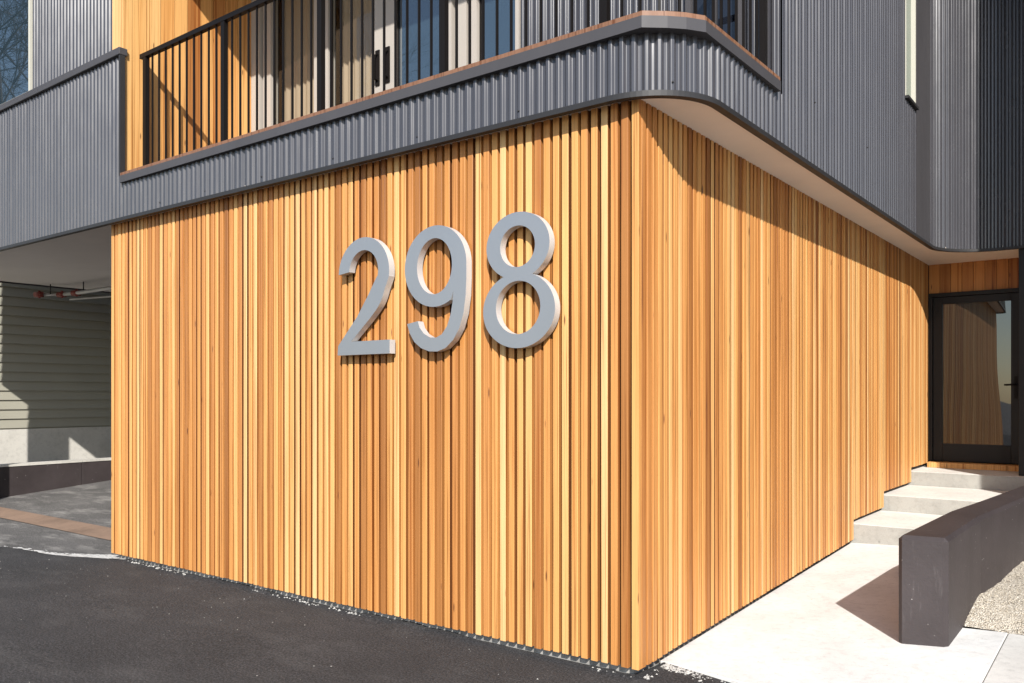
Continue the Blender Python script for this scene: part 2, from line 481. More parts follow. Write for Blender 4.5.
# left return of the slat box (faces the carport)
m = MB()
for i in range(60):
    y0 = 0.045 + i*0.06
    m.box(-5.640, -5.604, y0, y0+0.044, 0.06+0.08*y0, ZT, tone(rng))
m.build('slat_cladding', M_CEDAR, bld)
# dark membrane and concrete plinth behind the slats
m = MB()
m.box(-5.6, -0.040, 0.040, 7.36, 0.09, 3.14)
m.build('sheathing', M_DARK, bld)
m = MB()
m.box(-5.59, -0.060, 0.060, 7.35, -0.3, 0.118)
m.build('plinth', M_PLINTH, bld)

# ---- corrugated metal: everything follows one plan path
class Path:
    def __init__(s, segs):
        s.segs = []; s.len = 0
        for g in segs:
            if g[0] == 'L':
                ln = math.hypot(g[3]-g[1], g[4]-g[2])
            else:
                ln = abs(g[5]-g[4])*g[3]
            s.segs.append((s.len, ln, g)); s.len += ln
    def at(s, t):
        for s0, ln, g in s.segs:
            if t <= s0+ln+1e-9 or g is s.segs[-1][2]:
                k = (t-s0)/ln
                if g[0] == 'L':
                    _, x0, y0, x1, y1 = g
                    dx, dy = (x1-x0)/ln, (y1-y0)/ln
                    return x0+(x1-x0)*k, y0+(y1-y0)*k, dy, -dx
                _, cx, cy, r, a0, a1 = g
                a = a0+(a1-a0)*k; sg = 1 if a1 > a0 else -1
                return cx+r*math.cos(a), cy+r*math.sin(a), sg*math.cos(a), sg*math.sin(a)
XB = 0.305; YF = -0.085; RC = 0.435; XL = -10.72
path = Path([('L', XL, YF, XB-RC, YF), ('A', XB-RC, YF+RC, RC, -PI/2, 0), ('L', XB, YF+RC, XB, 5.95),
             ('A', XB+0.6, 5.95, 0.6, PI, PI/2), ('L', XB+0.6, 6.55, 3.08, 6.55)])
L1 = -10.75; SA = (XB-RC)-XL; SB = SA + RC*PI/2
def s_front(x): return x-XL
def s_side(y): return SB + (y-(YF+RC))
SC = s_side(5.95); SD = SC + 0.6*PI/2
PC = 0.0678; AMP = 0.0112
def corr(name, pth, s0, s1, z0, z1, parent=bld, mat=None, zs=None):
    m = MB()
    k0 = 18
    n = max(2, int((s1-s0)/PC*k0))
    for i in range(n+1):
        t = s0+(s1-s0)*i/n
        x, y, nx_, ny_ = pth.at(t)
        ph = 2*PI*t/PC
        kk = int(t/PC); va = 1+0.24*math.sin(kk*12.9898+4)*math.sin(kk*3.1)
        o = AMP*va*(math.sin(ph) + 0.17*math.sin(3*ph)) + 0.0024*math.sin(t*8.3+1.6*math.sin(t*2.9)) + 0.0007*math.sin(t*23.0)
        m.v.append((x+nx_*o, y+ny_*o, z0)); m.v.append((x+nx_*o, y+ny_*o, z1))
    for i in range(n):
        m.face([2*i, 2*i+2, 2*i+3, 2*i+1], 0.5, True)
    return m.build(name, mat or M_CORR, parent)
def sweep(name, pth, s0, s1, o0, o1, z0, z1, mat, parent=bld, step=0.03, mb=None):
    """rectangular bar along the path between the offsets o0 (inner) and o1 (outer)"""
    m = mb or MB(); b = len(m.v)
    brk = sorted(set([s0, s1] + [g[0] for g in pth.segs if s0 < g[0] < s1]))
    ts = []
    for a, c in zip(brk, brk[1:]):
        seg = [g for g in pth.segs if g[0]-1e-6 <= (a+c)/2 <= g[0]+g[1]+1e-6][0]
        k = 1 if seg[2][0] == 'L' else max(2, int((c-a)/step))
        ts += [a+(c-a)*i/k for i in range(k)]
    ts.append(s1)
    for t in ts:
        x, y, a, c = pth.at(t)
        for o, z in ((o0, z0), (o1, z0), (o1, z1), (o0, z1)):
            m.v.append((x+a*o, y+c*o, z))
    for i in range(len(ts)-1):
        for k in range(4):
            k2 = (k+1) % 4
            m.face([b+4*i+k, b+4*i+4+k, b+4*i+4+k2, b+4*i+k2], 0.5)
    m.face([b, b+1, b+2, b+3]); e = b+4*(len(ts)-1); m.face([e+3, e+2, e+1, e])
    return m if mb else m.build(name, mat, parent)

ZB = 3.142; ZTR = 3.463; ZCAP = 4.632; ZROOF = 9.0
YBK = 1.35                                                     # balcony back wall
corr('corrugated_cladding', path, 0, s_front(-5.255), ZB, ZCAP+0.02)                    # tall panel over the carport
corr('corrugated_cladding', path, s_front(-5.255), s_side(YBK), ZB, ZTR+0.02)           # low band under the balcony
corr('corrugated_cladding', path, s_side(YBK), s_side(4.735), ZB, ZROOF)                # side wall
corr('corrugated_cladding', path, s_side(4.735), s_side(5.165), ZB, 4.40)               # under the slim window
corr('corrugated_cladding', path, s_side(5.86), path.len, ZB, ZROOF)                    # round the inner corner
corr('corrugated_cladding', path, s_front(-5.255), s_side(YBK), 6.03, ZROOF)            # over the balcony
m = MB(); m.box(XB-0.03, XB+0.004, 5.165, 5.86, ZB, ZROOF); m.build('flat_panel', M_TRIM, bld)
# drip flashing under the metal all the way round
sweep('drip_flashing', path, 0, path.len, -0.03, 0.017, 3.126, 3.156, M_FLASH)
# roof edge
sweep('roof_edge', path, 0, path.len, -0.05, 0.04, ZROOF, ZROOF+0.12, M_TRIM)

# screws in the cladding
rng = random.Random(3)
scr = None
pts = [(s_front(x), 3.2) for x in (-4.6, -3.9, -3.2, -2.35, -1.55, -0.75)] + [(SA+0.32, 3.2), (s_side(2.0), 3.6), (s_side(3.3), 3.6)]
pts += [(s, z) for s in (SD+0.1, SD+0.45) for z in (3.35, 4.05, 4.75, 5.35)]
for t, z in pts:
    t = (round(t/PC-0.25)+0.25)*PC
    x, y, a, c = path.at(t)
    if scr is None:
        m = MB(); m.tube([(0, 0, 0), (0.004, 0, 0), (0.007, 0, 0)], [0.006, 0.006, 0.003], 8)
        o = scr = m.build('screw', M_FLASH, bld)
    else:
        o = scr.copy(); col.objects.link(o); o.parent = bld
    o.location = (x+a*AMP, y+c*AMP, z); o.rotation_euler = (0, 0, math.atan2(c, a))

# ---- soffits
m = MB()
pts = []
for i in range(0, 200):
    t = s_front(-5.60) + (path.len-s_front(-5.60))*i/199
    x, y, a, c = path.at(t); pts.append((x-a*0.014, y-c*0.014))
pts += [(3.08, 7.40), (-0.02, 7.40), (-0.02, 0.02), (-5.60, 0.02)]
m.prism(pts, 3.146, 3.175)
m.build('soffit', M_SOFFIT, bld)
m = MB(); m.prism([(XL, -0.07), (-5.602, -0.07), (-5.602, 9), (XL, 9)], 3.147, 3.176)
m.build('carport_ceiling', M_CEIL, bld)
m = MB(); m.box(XL-0.02, XL+0.01, -0.10, 9, 3.126, ZROOF); m.build('end_wall', M_TRIM, bld)
m = MB(); m.box(-10.51, -10.22, 0.0, 0.29, -0.1, 3.146); m.build('shadow_column', M_FOUND, bld)  # unseen column, added to cast a narrow shadow on the neighbour's siding
m = MB(); m.box(-7.62, -7.50, 2.30, 2.42, -0.1, 3.146); m.build('carport_post', M_RUST, bld)
m = MB(); m.box(XL, -5.65, 8.9, 9.0, -0.1, 3.146); m.build('carport_rear_wall', M_DARK, bld)

# ---- solid body of the upper floors
m = MB()
m.box(XL+0.02, -5.50, 0.09, 9, 3.18, ZROOF)
m.box(-5.50, -5.312, YBK+0.3, 9, 3.18, ZROOF)
m.box(-5.312, 0.27, YBK+0.35, 9, 3.18, ZROOF)
m.box(0.27, 3.08, 6.60, 9, 3.18, ZROOF)
m.build('upper_floor_core', M_DARK, bld)
m = MB(); m.box(XL, 3.08, -0.05, 9.05, ZROOF-0.06, ZROOF-0.01); m.build('roof', M_ROOF, bld)

# ---- parapet caps
m = MB()
cap = [(-5.235, -0.120), (0.085, -0.120), (0.19, -0.032), (0.262, 0.042), (0.328, 0.140), (0.338, 1.24)]
inn = [(-5.235, -0.02), (-0.02, -0.02), (0.06, 0.0), (0.14, 0.06), (0.20, 0.16), (0.24, 1.24)]
for (a, b_), (c, d) in zip(zip(cap, cap[1:]), zip(inn, inn[1:])):
    m.prism([a, b_, d, c], ZTR, 3.526)
m.build('parapet_cap', M_TRIM, bld)
m = MB()
cap2 = [(x, y+0.006) if i < 2 else (x-0.006, y) for i, (x, y) in enumerate(cap)]
for k in range(5):
    a, b_ = cap2[k], cap2[k+1]; c, d = inn[k], inn[k+1]
    m.prism([a, b_, d, c], 3.528, 3.553, 0.3+0.12*k)
m.build('deck_edge', M_DECK, bld)
m = MB(); m.box(XL, -5.238, -0.122, -0.042, ZCAP, ZCAP+0.066); m.build('parapet_cap', M_TRIM, bld, 0.006)
m = MB(); m.box(-5.266, -5.240, -0.112, -0.064, 3.53, ZCAP-0.002); m.build('corner_trim', M_FLASH, bld)

# ---- wall above the parapet, with its window at the left
backL = Path([('L', -11, -0.050, -5.47, -0.050)])
corr('corrugated_cladding', backL, 11-7.16, 11-5.475, ZCAP+0.02, ZROOF)
m = MB(); m.box(-5.472, -5.312, -0.064, 0.02, ZCAP-0.3, ZROOF, 0.93); m.box(-5.309, -5.268, -0.064, 0.02, 3.556, ZROOF, 0.8)
m.build('corner_board', M_CEDAR, bld)
win = MB()
win.box(-7.20, -7.165, -0.070, 0.05, 4.66, 8.2); win.box(-9.6, -9.54, -0.070, 0.05, 4.66, 8.2)
win.box(-9.54, -7.20, -0.070, 0.05, 4.66, 4.738); win.box(-9.54, -7.20, -0.070, 0.05, 8.12, 8.2)
wf = win.build('window', M_WHITE, bld)
m = MB(); m.box(-9.54, -7.202, -0.02, -0.008, 4.739, 8.118); m.build('pane', M_BLUEGLASS, wf)
corr('corrugated_cladding', backL, 11-10.74, 11-9.61, ZCAP+0.02, ZROOF)

# ---- balcony: boarded side wall, floor, ceiling
m = MB(); rng = random.Random(8)
y = 0.022; k = 0
while y < YBK-0.01:
    y1 = min(y+0.140, YBK+0.02)
    tn = [0.75, 0.85, 0.62, 0.7, 0.12, 0.66, 0.25, 0.6, 0.72, 0.55, 0.8][k % 11]
    m.box(-5.30, -5.27+rng.uniform(-.001, .001), y, y1-0.006, 3.57, 6.02, tn); y = y1; k += 1
m.build('boarded_wall', M_CEDAR, bld)
m = MB(); m.box(-5.32, -5.285, 0.02, YBK+0.04, 3.56, 6.03); m.build('sheathing', M_DARK, bld)
m = MB()
m.prism([(-5.26, -0.022), (-0.02, -0.022), (0.06, -0.002), (0.14, 0.058), (0.20, 0.16), (0.24, YBK), (-5.26, YBK)], 3.40, 3.550)
m.build('balcony_floor', M_DECK, bld)
m = MB()
m.prism([(-5.46, -0.07), (-0.13, -0.07), (0.1, 0.0), (0.27, 0.2), (0.27, YBK+0.3), (-5.46, YBK+0.3)], 6.0, 6.05)
m.build('balcony_ceiling', M_SOFFIT, bld)

# back wall of the balcony: two sliding doors, corrugated metal, a dark window
back = Path([('L', -1.80, YBK, 0.29, YBK)])
corr('corrugated_cladding', back, 0, -0.36+1.80, 3.56, 6.0)
corr('corrugated_cladding', back, 0.05+1.80, 2.09, 3.56, 6.0)
m = MB(); m.box(-0.36, -0.32, YBK-0.03, YBK+0.06, 3.56, 6.0); m.box(0.01, 0.05, YBK-0.03, YBK+0.06, 3.56, 6.0)
m.box(-0.32, 0.01, YBK-0.03, YBK+0.06, 5.75, 6.0); m.box(-0.32, 0.01, YBK-0.03, YBK+0.06, 3.56, 3.62)
m.box(-0.165, -0.145, YBK-0.02, YBK+0.05, 3.62, 5.75)
wf = m.build('window', M_TRIM, bld)
m = MB(); m.box(-0.32, 0.01, YBK+0.005, YBK+0.015, 3.62, 5.75); m.build('pane', M_NIGHTGLASS, wf)
ZD0, ZD1 = 3.556, 5.86
def slider(name_label, members, panes, blind, handles):
    f = MB()
    for x0, x1, yo in members: f.box(x0, x1, YBK-0.05+yo, YBK+0.04+yo, ZD0+0.05, ZD1-0.06)
    xa, xb = members[0][0], members[-1][1]
    f.box(xa, xb, YBK-0.05, YBK+0.06, ZD0, ZD0+0.05); f.box(xa, xb, YBK-0.05, YBK+0.06, ZD1-0.06, ZD1)
    o = f.build('sliding_door', M_CREAM, bld); o['label'] = name_label
    for x0, x1, yo in panes:
        g = MB(); g.poly([(x0, YBK+yo, ZD0+0.05), (x1, YBK+yo, ZD0+0.05), (x1, YBK+yo, ZD1-0.06), (x0, YBK+yo, ZD1-0.06)])
        g.build('pane', M_CLEAR if blind else M_BLUEGLASS, o)
        e = MB()                                            # dark gasket round the glass
        for a, b_ in ((x0, x0+0.018), (x1-0.018, x1)): e.box(a, b_, YBK-0.012+yo, YBK-0.001+yo, ZD0+0.05, ZD1-0.06)
        e.build('gasket', M_BLACK, o)
        if blind:
            bm_ = MB(); n = 8; xa_, xb_ = x0+0.01, x1-0.01
            cnt = 60
            for i in range(cnt+1):
                x = xa_+(xb_-xa_)*i/cnt
                bm_.v += [(x, YBK+0.10+yo+0.012*math.sin(2*PI*i/cnt*n), ZD0+0.03), (x, YBK+0.10+yo+0.012*math.sin(2*PI*i/cnt*n), ZD1)]
            for i in range(cnt): bm_.face([2*i, 2*i+2, 2*i+3, 2*i+1], 0.5, True)
            bm_.build('blind', M_BLIND, o)
    for x, yo in handles:
        h = MB(); h.box(x-0.025, x+0.025, YBK-0.062+yo, YBK-0.0505+yo, 4.34, 4.66)
        h.tube([(x, YBK-0.062+yo, 4.38), (x, YBK-0.10+yo, 4.40), (x, YBK-0.10+yo, 4.60), (x, YBK-0.062+yo, 4.62)], 0.011, 8)
        h.build('handle', M_BLACK, o)
    return o
slider('cream sliding door with beige blinds drawn behind its glass',
       [(-5.265, -5.13, 0), (-5.10, -4.98, 0.03), (-4.30, -4.20, 0.03), (-4.10, -4.06, 0.0), (-3.42, -3.312, 0.0)],
       [(-4.98, -4.30, 0.03), (-4.06, -3.42, 0.0)], True, [(-3.375, 0)])
slider('cream sliding door with dark glass mirroring the blue sky',
       [(-3.308, -3.17, 0.0), (-2.53, -2.49, 0.0), (-2.45, -2.35, 0.03), (-2.33, -2.24, 0.03), (-1.84, -1.805, 0.03)],
       [(-3.17, -2.53, 0.0), (-2.24, -1.84, 0.03)], False, [(-3.245, 0)])
m = MB(); m.box(-4.20, -4.10, YBK-0.02, YBK+0.05, ZD0+0.05, ZD1-0.06); m.build('door_post', M_FLASH, bld)
m = MB(); m.box(-5.3, -1.80, YBK-0.04, YBK+0.3, ZD1+0.002, 5.998); m.build('door_head', M_TRIM, bld)
m = MB(); m.box(-3.31, -1.80, YBK+0.25, YBK+0.3, 3.56, 5.86); m.build('inner_wall', M_DARK, bld)

# ---- balcony railing along the front and round the corner
YR = 0.085; RR = 0.26; XR = 0.205
rp = Path([('L', -5.225, YR, XR-RR, YR), ('A', XR-RR, YR+RR, RR, -PI/2, 0), ('L', XR, YR+RR, XR, YBK-0.03)])
rm = MB()
sweep('', rp, 0, rp.len, -0.022, 0.022, 4.640, 4.680, None, mb=rm)
sweep('', rp, 0, rp.len, -0.014, 0.014, 3.600, 3.632, None, mb=rm)
rail = rm.build('balcony_railing', M_BLACK, bld)
rail['label'] = 'black steel railing with thin upright bars'
def bar_at(name, t, hx, hy, z0, z1, src=None):
    x, y, a, c = rp.at(t)
    if src is None:
        m = MB(); m.box(-hx, hx, -hy, hy, z0, z1); o = m.build(name, M_BLACK, rail)
    else:
        o = src.copy(); col.objects.link(o); o.parent = rail
    o.location = (x, y, 0); o.rotation_euler = (0, 0, math.atan2(a, -c))
    return o
posts = [0.075+1.222*k for k in range(5)] + [rp.len-0.03]
p0 = None; b0 = None
for t in posts: 
    o = bar_at('post', t, 0.025, 0.019, 3.552, 4.639, p0); p0 = p0 or o
for a, b_ in zip(posts, posts[1:]):
    k = max(2, round((b_-a)/0.1116))
    for i in range(1, k):
        o = bar_at('baluster', a+(b_-a)*i/k, 0.0068, 0.0068, 3.633, 4.639, b0); b0 = b0 or o

# ---- slim window high in the side wall
m = MB()
m.box(XB-0.08, XB+0.008, 4.738, 4.752, 4.43, 8.0); m.box(XB-0.08, XB+0.008, 5.138, 5.162, 4.43, 8.0)
m.box(XB-0.08, XB+0.008, 4.752, 5.138, 7.96, 8.0)
wf = m.build('window', M_WHITE, bld)
m = MB(); m.box(XB-0.045, XB-0.034, 4.752, 5.138, 4.43, 7.96); m.build('pane', M_GREENGLASS, wf)
m = MB(); m.box(XB-0.11, XB+0.035, 4.72, 5.17, 4.402, 4.429); m.build('sill', M_FLASH, wf)

# ---- entrance at the end of the side wall
YD = 7.39
m = MB(); rng = random.Random(6)
x = 0.003; k = 0
while x < 3.07:
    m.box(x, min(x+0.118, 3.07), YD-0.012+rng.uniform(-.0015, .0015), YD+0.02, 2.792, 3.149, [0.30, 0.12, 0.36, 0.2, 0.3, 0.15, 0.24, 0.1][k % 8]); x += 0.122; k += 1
m.build('lintel_boards', M_CEDAR, bld)
m = MB(); m.box(-0.3, 0.4, YD+0.021, YD+0.049, 0.3, 3.17); m.box(-0.3, -0.002, 7.365, YD+0.02, 0.3, 3.145); m.build('sheathing', M_DARK, bld)
m = MB()
m.box(0.003, 0.048, YD-0.05, YD+0.05, 0.73, 2.74); m.box(1.05, 1.10, YD-0.05, YD+0.05, 0.73, 2.74)
m.box(0.003, 1.10, YD-0.05, YD+0.05, 2.741, 2.789)
m.box(1.102, 3.08, YD-0.04, YD+0.05, 0.66, 2.789)
m.build('door_frame', M_DOOR, bld, 0.003)
m = MB()
y0, y1 = YD-0.028, YD+0.02
m.box(0.052, 0.155, y0, y1, 0.735, 2.737); m.box(0.882, 1.046, y0, y1, 0.735, 2.737)
m.box(0.155, 0.882, y0, y1, 2.652, 2.737); m.box(0.155, 0.882, y0, y1, 0.735, 0.948)
dr = m.build('entrance_door', M_DOOR, bld, 0.003)
m = MB(); nu, nv = 24, 30
for j in range(nv+1):
    for i in range(nu+1):
        u = i/nu-0.5; v = j/nv
        m.v.append((0.153+0.731*i/nu, YD-0.006+0.017*(0.45+0.9*v)*u*u+0.0002*math.sin(9*v+5*u), 0.946+1.708*v))
for j in range(nv):
    for i in range(nu):
        a = j*(nu+1)+i; m.face([a, a+1, a+nu+2, a+nu+1], 0.5, True)
m.build('pane', M_DOORGLASS, dr)
m = MB(); m.box(0.917, 0.953, YD-0.040, YD-0.0285, 1.50, 1.76)
m.tube([(0.935, YD-0.04, 1.665), (0.935, YD-0.078, 1.665), (0.93, YD-0.085, 1.665), (0.82, YD-0.085, 1.660)], 0.010, 8)
m.build('handle', M_BLACK, dr)
m = MB(); m.box(0.025, 1.044, YD-0.24, YD-0.052, 0.664, 0.728, 0.7); m.build('threshold', M_CEDAR, bld, 0.004)
m = MB(); m.box(1.045, 1.19, 6.58, 6.72, 0.662, 3.146); m.build('entrance_post', M_DOOR, bld, 0.004)
m = MB(); m.box(0.27, 3.08, YD+0.05, YD+0.2, 0.0, 3.146); m.build('inner_wall', M_DARK, bld)
# right wing, outside the frame: its corner throws the shade over the entrance
wing = Path([('L', 3.09, 3.45, 9.0, 3.45)]); wing2 = Path([('L', 3.09, 12.0, 3.09, 3.45)])
corr('corrugated_cladding', wing, 0, wing.len, 0.3, ZROOF); corr('corrugated_cladding', wing2, 0, wing2.len, 0.3, ZROOF)
m = MB(); m.box(3.11, 9.0, 3.48, 12, -0.2, ZROOF-0.08); m.build('wing_core', M_DARK, bld)

# ------------------------------------------------------------------ steps
st = MB()
def ease(mb, x0, x1, y0, y1, z0, z1): mb.box(x0, x1, y0, y1, z0, z1)
stp = MB(); stp.box(-0.2, 1.62, 4.12, 5.30, -0.2, 0.345)
steps = empty('concrete_steps', (0.6, 4.1, 0.16))
tag(steps, 'three broad pale concrete steps rising to the dark glass door', 'steps')
def child_box(name, x0, x1, y0, y1, z0, z1, mat, parent, bev):
    m = MB(); ox, oy, oz = parent.location
    m.box(x0-ox, x1-ox, y0-oy, y1-oy, z0-oz, z1-oz)
    o = m.build(name, mat, parent, bev)
    o.data.materials.append(M_RISER)          # front faces take the darker tone
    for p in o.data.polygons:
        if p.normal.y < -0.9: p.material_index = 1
    return o
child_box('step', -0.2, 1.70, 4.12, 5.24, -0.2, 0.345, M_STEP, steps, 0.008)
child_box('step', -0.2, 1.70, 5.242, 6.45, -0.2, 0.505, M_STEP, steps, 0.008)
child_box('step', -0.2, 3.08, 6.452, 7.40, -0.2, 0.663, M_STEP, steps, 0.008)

# ------------------------------------------------------------------ low charcoal wall by the walkway
Lpts = [(1.035, 1.20), (1.070, 2.50), (1.140, 3.23), (1.270, 4.75), (1.43, 5.8), (1.70, 6.4)]
Rpts = [(1.290, 1.24), (1.300, 2.30), (1.400, 3.55), (1.515, 4.75), (1.69, 5.75), (1.95, 6.35)]
bm = bmesh.new()
ZW = 0.730
nl = len(Lpts)
lo_l = [bm.verts.new((x, y, -0.1)) for x, y in Lpts]; hi_l = [bm.verts.new((x, y, ZW)) for x, y in Lpts]
lo_r = [bm.verts.new((x, y, -0.1)) for x, y in Rpts]; hi_r = [bm.verts.new((x, y, ZW)) for x, y in Rpts]
for i in range(nl-1):
    bm.faces.new((lo_l[i+1], lo_l[i], hi_l[i], hi_l[i+1])); bm.faces.new((lo_r[i], lo_r[i+1], hi_r[i+1], hi_r[i]))
    bm.faces.new((hi_l[i], hi_r[i], hi_r[i+1], hi_l[i+1])); bm.faces.new((lo_l[i], lo_l[i+1], lo_r[i+1], lo_r[i]))
bm.faces.new((lo_l[0], lo_r[0], hi_r[0], hi_l[0])); bm.faces.new((lo_r[-1], lo_l[-1], hi_l[-1], hi_r[-1]))
bmesh.ops.recalc_face_normals(bm, faces=bm.faces)
sel = [e for e in bm.edges if (all(abs(v.co.z-ZW) < 1e-4 for v in e.verts) and len(e.link_faces) == 2 and abs(e.link_faces[0].normal.z-e.link_faces[1].normal.z) > 0.5)
       or (abs(e.verts[0].co.z-e.verts[1].co.z) > 0.5 and any(v in (lo_l[0], lo_r[0]) for v in e.verts))]
bmesh.ops.bevel(bm, geom=sel, offset=0.022, segments=1, profile=0.5, affect='EDGES')
me = bpy.data.meshes.new('low_wall'); bm.to_mesh(me); bm.free()
me.materials.append(M_CHAR)
o = bpy.data.objects.new('low_wall', me); col.objects.link(o)
tag(o, 'low charcoal concrete wall with chamfered edges beside the pale walkway', 'wall')

# ------------------------------------------------------------------ house numbers
def catmull(pts, n=8):
    """pts: (x, z) or (x, z, 'c') for a sharp corner; closed outline"""
    out = []; N_ = len(pts)
    for i in range(N_):
        p0, p1, p2, p3 = pts[i-1], pts[i], pts[(i+1) % N_], pts[(i+2) % N_]
        c1, c2 = len(p1) > 2, len(p2) > 2
        t1 = (0, 0) if c1 else ((p2[0]-p0[0])/2, (p2[1]-p0[1])/2)
        t2 = (0, 0) if c2 else ((p3[0]-p1[0])/2, (p3[1]-p1[1])/2)
        if c1 and c2: out.append(p1[:2]); continue
        if c1: t1 = ((p2[0]-p1[0])*0.9, (p2[1]-p1[1])*0.9)
        if c2: t2 = ((p2[0]-p1[0])*0.9, (p2[1]-p1[1])*0.9)
        for k in range(n):
            t = k/n; h1 = 2*t**3-3*t**2+1; h2 = t**3-2*t**2+t; h3 = -2*t**3+3*t**2; h4 = t**3-t**2
            out.append((h1*p1[0]+h2*t1[0]+h3*p2[0]+h4*t2[0], h1*p1[1]+h2*t1[1]+h3*p2[1]+h4*t2[1]))
    return out
def ell(cx, cz, rx, rz, a0=0, a1=360, n=64):
    return [(cx+rx*math.cos(R(a0+(a1-a0)*i/n)), cz+rz*math.sin(R(a0+(a1-a0)*i/n))) for i in range(n if a1-a0 == 360 else n+1)]
def digit(label, loops, x0, z0):
    cu = bpy.data.curves.new('digit_curve', 'CURVE'); cu.dimensions = '2D'; cu.fill_mode = 'BOTH'
    cu.extrude = 0.0262; cu.bevel_depth = 0.0; cu.bevel_resolution = 0
    for lp in loops:
        sp = cu.splines.new('POLY'); sp.points.add(len(lp)-1); sp.use_cyclic_u = True
        for p, (x, z) in zip(sp.points, lp): p.co = (x-x0, z-z0, 0, 1)
    tmp = bpy.data.objects.new('tmp', cu); col.objects.link(tmp)
    dg = bpy.context.evaluated_depsgraph_get()
    me = bpy.data.meshes.new_from_object(tmp.evaluated_get(dg))
    bpy.data.objects.remove(tmp)
    me.name = 'house_number_digit'; me.set_sharp_from_angle(angle=R(30)); me.materials.clear(); me.materials.append(M_DIGIT); me.materials.append(M_DIGIT_EDGE)
    for p in me.polygons:
        if abs(p.normal.z) < 0.5: p.material_index = 1
    o = bpy.data.objects.new('house_number_digit', me); col.objects.link(o)
    o.location = (x0, -0.046, z0); o.rotation_euler = (R(90), 0, 0)
    tag(o, label, 'house number', 'metal numbers on the slat wall')
    return o
two = ell(-2.080, 2.372, 0.250, 0.246, 178, -8, 40)
two = [(x, z) for x, z in two]
two += catmull([(-1.831, 2.335, 'c'), (-1.865, 2.265), (-1.945, 2.125), (-2.20, 1.912, 'c')], 8)[:20]
two += [(-2.203, 1.910), (-1.826, 1.910), (-1.826, 1.818), (-2.342, 1.818), (-2.336, 1.884)]
two += [(-2.142, 2.078), (-2.03, 2.222), (-1.955, 2.33)]
two += ell(-2.078, 2.382, 0.143, 0.148, -14, 176, 36)
digit('grey metal figure 2 on the cedar slats, with a flat foot', [two], -2.07, 1.818)
nine_in = ell(-1.425, 2.36, 0.150, 0.178)
nine = ell(-1.421, 2.36, 0.264, 0.258, 0, 300, 60)          # up over the top, down the left, along the bowl's foot
nine += [(-1.262, 2.190)]
nine += [(-1.268, 2.13), (-1.285, 2.05), (-1.315, 1.975), (-1.36, 1.925), (-1.41, 1.905), (-1.46, 1.908), (-1.515, 1.935), (-1.552, 1.975), (-1.569, 2.018)]
nine += [(-1.664, 2.004)]
nine += [(-1.642, 1.945), (-1.60, 1.885), (-1.54, 1.843), (-1.47, 1.820), (-1.40, 1.817), (-1.33, 1.836), (-1.265, 1.885), (-1.215, 1.955), (-1.18, 2.05), (-1.162, 2.16), (-1.157, 2.27)]
digit('grey metal figure 9 on the cedar slats, middle of the house number', [nine, nine_in], -1.42, 1.817)
up = (-0.765, 2.421, 0.232, 0.197); dn = (-0.759, 2.040, 0.264, 0.223)
def inside(p, e): return ((p[0]-e[0])/e[2])**2 + ((p[1]-e[1])/e[3])**2 < 1
a = [p for p in ell(*up, -90, 269.9, 240) if not inside(p, dn)]
b_ = [p for p in ell(*dn, 90, 449.9, 240) if not inside(p, up)]
eight = a + b_
digit('grey metal figure 8 on the cedar slats, nearest the wall corner',
      [eight, ell(-0.764, 2.416, 0.128, 0.122), ell(-0.761, 2.056, 0.163, 0.157)], -0.76, 1.817)

# ------------------------------------------------------------------ carport: neighbour's house, retaining wall, pipe
nb = empty('neighbour_house', (-12.1, 0, 0))
tag(nb, 'neighbouring house with olive clapboard siding on a concrete foundation', 'house')
m = MB(); z = 1.02; e = 0.148
while z < 6.4:
    b = len(m.v)
    prof = [(0.0, z-0.0), (0.030, z), (0.004, z+e)]
    for yy in (-0.6, 14): m.v += [(p[0], yy, p[1]) for p in prof]
    m.face([b, b+1, b+4, b+3]); m.face([b+1, b+2, b+5, b+4])
    m.face([b, b+2, b+1]); m.face([b+3, b+4, b+5])
    z += e
m.box(-8, -0.001, -0.6, 14, 1.0, 6.4)
m.build('siding', M_SIDING, nb)
m = MB(); m.box(-8, 0.03, -0.55, 13.95, -0.5, 1.0); m.build('foundation', M_FOUND, nb)
m = MB(); m.prism([(-8.4, -1.0), (0.3, -1.0), (0.3, 14.4), (-8.4, 14.4)], 6.41, 6.6); m.build('roof', M_ROOF, nb)
m = MB(); m.tube([(0.055, 3.62, 1.8), (0.055, 3.62, 3.1)], 0.022, 8); m.build('conduit', M_WHITE, nb)

m = MB()
for i in range(6):
    y0 = -0.8+1.56*i; m.box(-11.22, -11.0, y0, y0+1.553, -0.3, 0.50)
o = m.build('retaining_wall', M_CHAR, None, 0.006)
cp = MB()
for i in range(6):
    y0 = -0.8+1.56*i; cp.box(-11.235, -10.99, y0, y0+1.556, 0.502, 0.53)
c = cp.build('lit_top_strip', M_FOUND, o)  # added pale strip: light on the wall top put into the colour
tag(o, 'low dark concrete retaining wall in front of the clapboard house', 'wall')

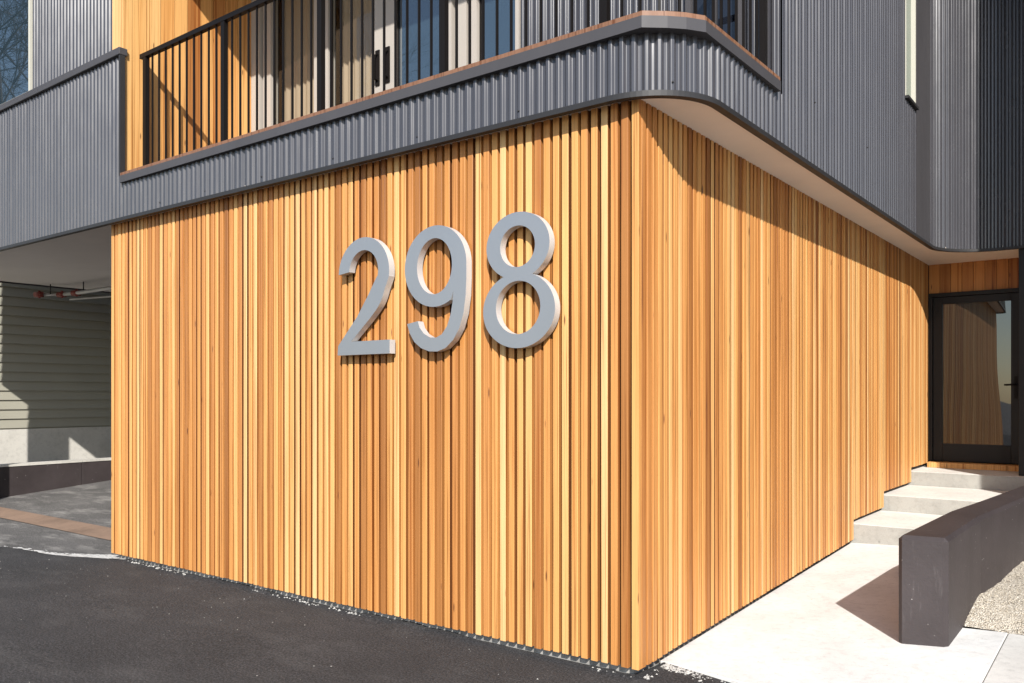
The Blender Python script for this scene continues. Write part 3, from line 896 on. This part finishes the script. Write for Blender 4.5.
pp = empty('sprinkler_pipe', (-10.4, 1.75, 3.0))
tag(pp, 'galvanised sprinkler pipe with red fittings hung under the carport ceiling', 'pipe')
def rel(*pts): return [(x+10.4, y-1.75, z-3.0) for x, y, z in pts]
m = MB(); m.tube(rel((-10.42, 1.74, 3.0), (-9.95, 1.78, 3.0), (-5.75, 1.78, 3.0)), 0.028, 10); m.build('pipe', M_PIPE, pp)
m = MB(); m.tube(rel((-10.6, 1.55, 2.995), (-10.42, 1.74, 3.0)), 0.02, 8); m.tube(rel((-10.5, 1.9, 2.95), (-7.0, 2.6, 2.95)), 0.014, 8); m.build('pipe', M_PIPE, pp)
for (x, y, z) in ((-10.62, 1.52, 2.995), (-10.40, 1.74, 3.0), (-10.05, 1.78, 3.0)):
    m = MB(); m.tube(rel((x-0.06, y-0.03, z), (x+0.05, y+0.02, z)), [0.042, 0.042], 10); m.tube(rel((x, y, z-0.05), (x, y, z+0.055)), 0.016, 8)
    m.build('fitting', M_RED, pp)
for x, y in ((-10.50, 1.62), (-9.85, 1.78), (-7.5, 1.78)):
    m = MB(); m.tube(rel((x, y, 3.0), (x, y, 3.146)), 0.008, 6); m.build('hanger_rod', M_FLASH, pp)

# ------------------------------------------------------------------ chips of foam and mortar under the slats, and on the drive
rng = random.Random(17)
m = MB()
def chip(x, y, z, r):
    b = len(m.v); n = 5; a = rng.random()*6
    for k in range(n):
        q = r*rng.uniform(0.6, 1.2); m.v.append((x+q*math.cos(a+2*PI*k/n), y+q*0.8*math.sin(a+2*PI*k/n), z))
    m.v.append((x, y, z+r*rng.uniform(0.4, 0.8)))
    for k in range(n): m.face([b+k, b+(k+1) % n, b+n])
for i in range(230):
    x = -rng.uniform(0, 5.4)
    if math.sin(x*2.3+1)+0.5*math.sin(x*5.1) < -0.2: continue
    chip(x, 0.01+rng.gauss(0, 0.014), 0.002, rng.uniform(0.005, 0.016))
for i in range(260):
    x = 0.02+abs(rng.gauss(0, 0.16)); chip(x, 0.29-0.235*x-abs(rng.gauss(0, 0.05))+0.015, 0.020, rng.uniform(0.003, 0.011))
for i in range(60): chip(rng.uniform(0.01, 0.06), rng.uniform(0.0, 0.3), 0.012, rng.uniform(0.004, 0.012))
for i in range(60): chip(rng.uniform(0.005, 0.05), rng.uniform(0.05, 3.8), 0.0, 0.003)
for i in range(260):
    x = rng.uniform(-7.5, 1.2); y = -abs(rng.gauss(0, 0.9))-0.05
    chip(x, y, 0.003, rng.choice((0.002, 0.002, 0.003, 0.003, 0.004, 0.006)))
for i in range(40): 
    x = rng.uniform(0.2, 1.5); y = rng.uniform(0.1, 2.5); chip(x, y, wz(x, y), rng.uniform(0.002, 0.005))
tag(m.build('rubble', M_FLAKE), 'white mortar crumbs scattered along the foot of the slat wall', 'rubble', kind='stuff')

# ------------------------------------------------------------------ bare tree across the drive (seen in the upper window's reflection)
tree = empty('bare_tree', (-15.6, -3.4, 0))
tag(tree, 'bare leafless tree mirrored in the window at the upper left', 'tree')
rng = random.Random(2)
tk = MB(); br = MB()
def grow(p, d, r, ln, lev):
    pts = [p]; rs = [r]; k = 5
    for i in range(k):
        d = (d+Vector((rng.gauss(0, .11), rng.gauss(0, .11), rng.gauss(0.02, .07)))).normalized()
        p = p+d*ln/k; pts.append(p); rs.append(r*(1-0.45*(i+1)/k))
        if lev > 0 and i >= 1 and lev < 5:
            for q in range(1 if lev > 2 else 2):
                s = (d+Vector((rng.gauss(0, .65), rng.gauss(0, .65), rng.gauss(0.15, .4)))).normalized()
                grow(p, s, rs[-1]*0.6, ln*rng.uniform(.5, .72), lev-1)
    (tk if lev == 5 else br).tube(pts, rs, 7 if lev > 3 else 4)
    if lev == 5:
        for q in range(6):
            a = q*1.05+rng.random(); s = Vector((math.cos(a)*0.6, math.sin(a)*0.6, 0.8)).normalized()
            grow(pts[-1-(q % 2)], s, rs[-1]*0.62, 5.2, 4)
grow(Vector((0, 0, 0)), Vector((0, 0, 1)), 0.26, 4.2, 5)
tk.build('trunk', M_BARK, tree); br.build('crown', M_BARK, tree)
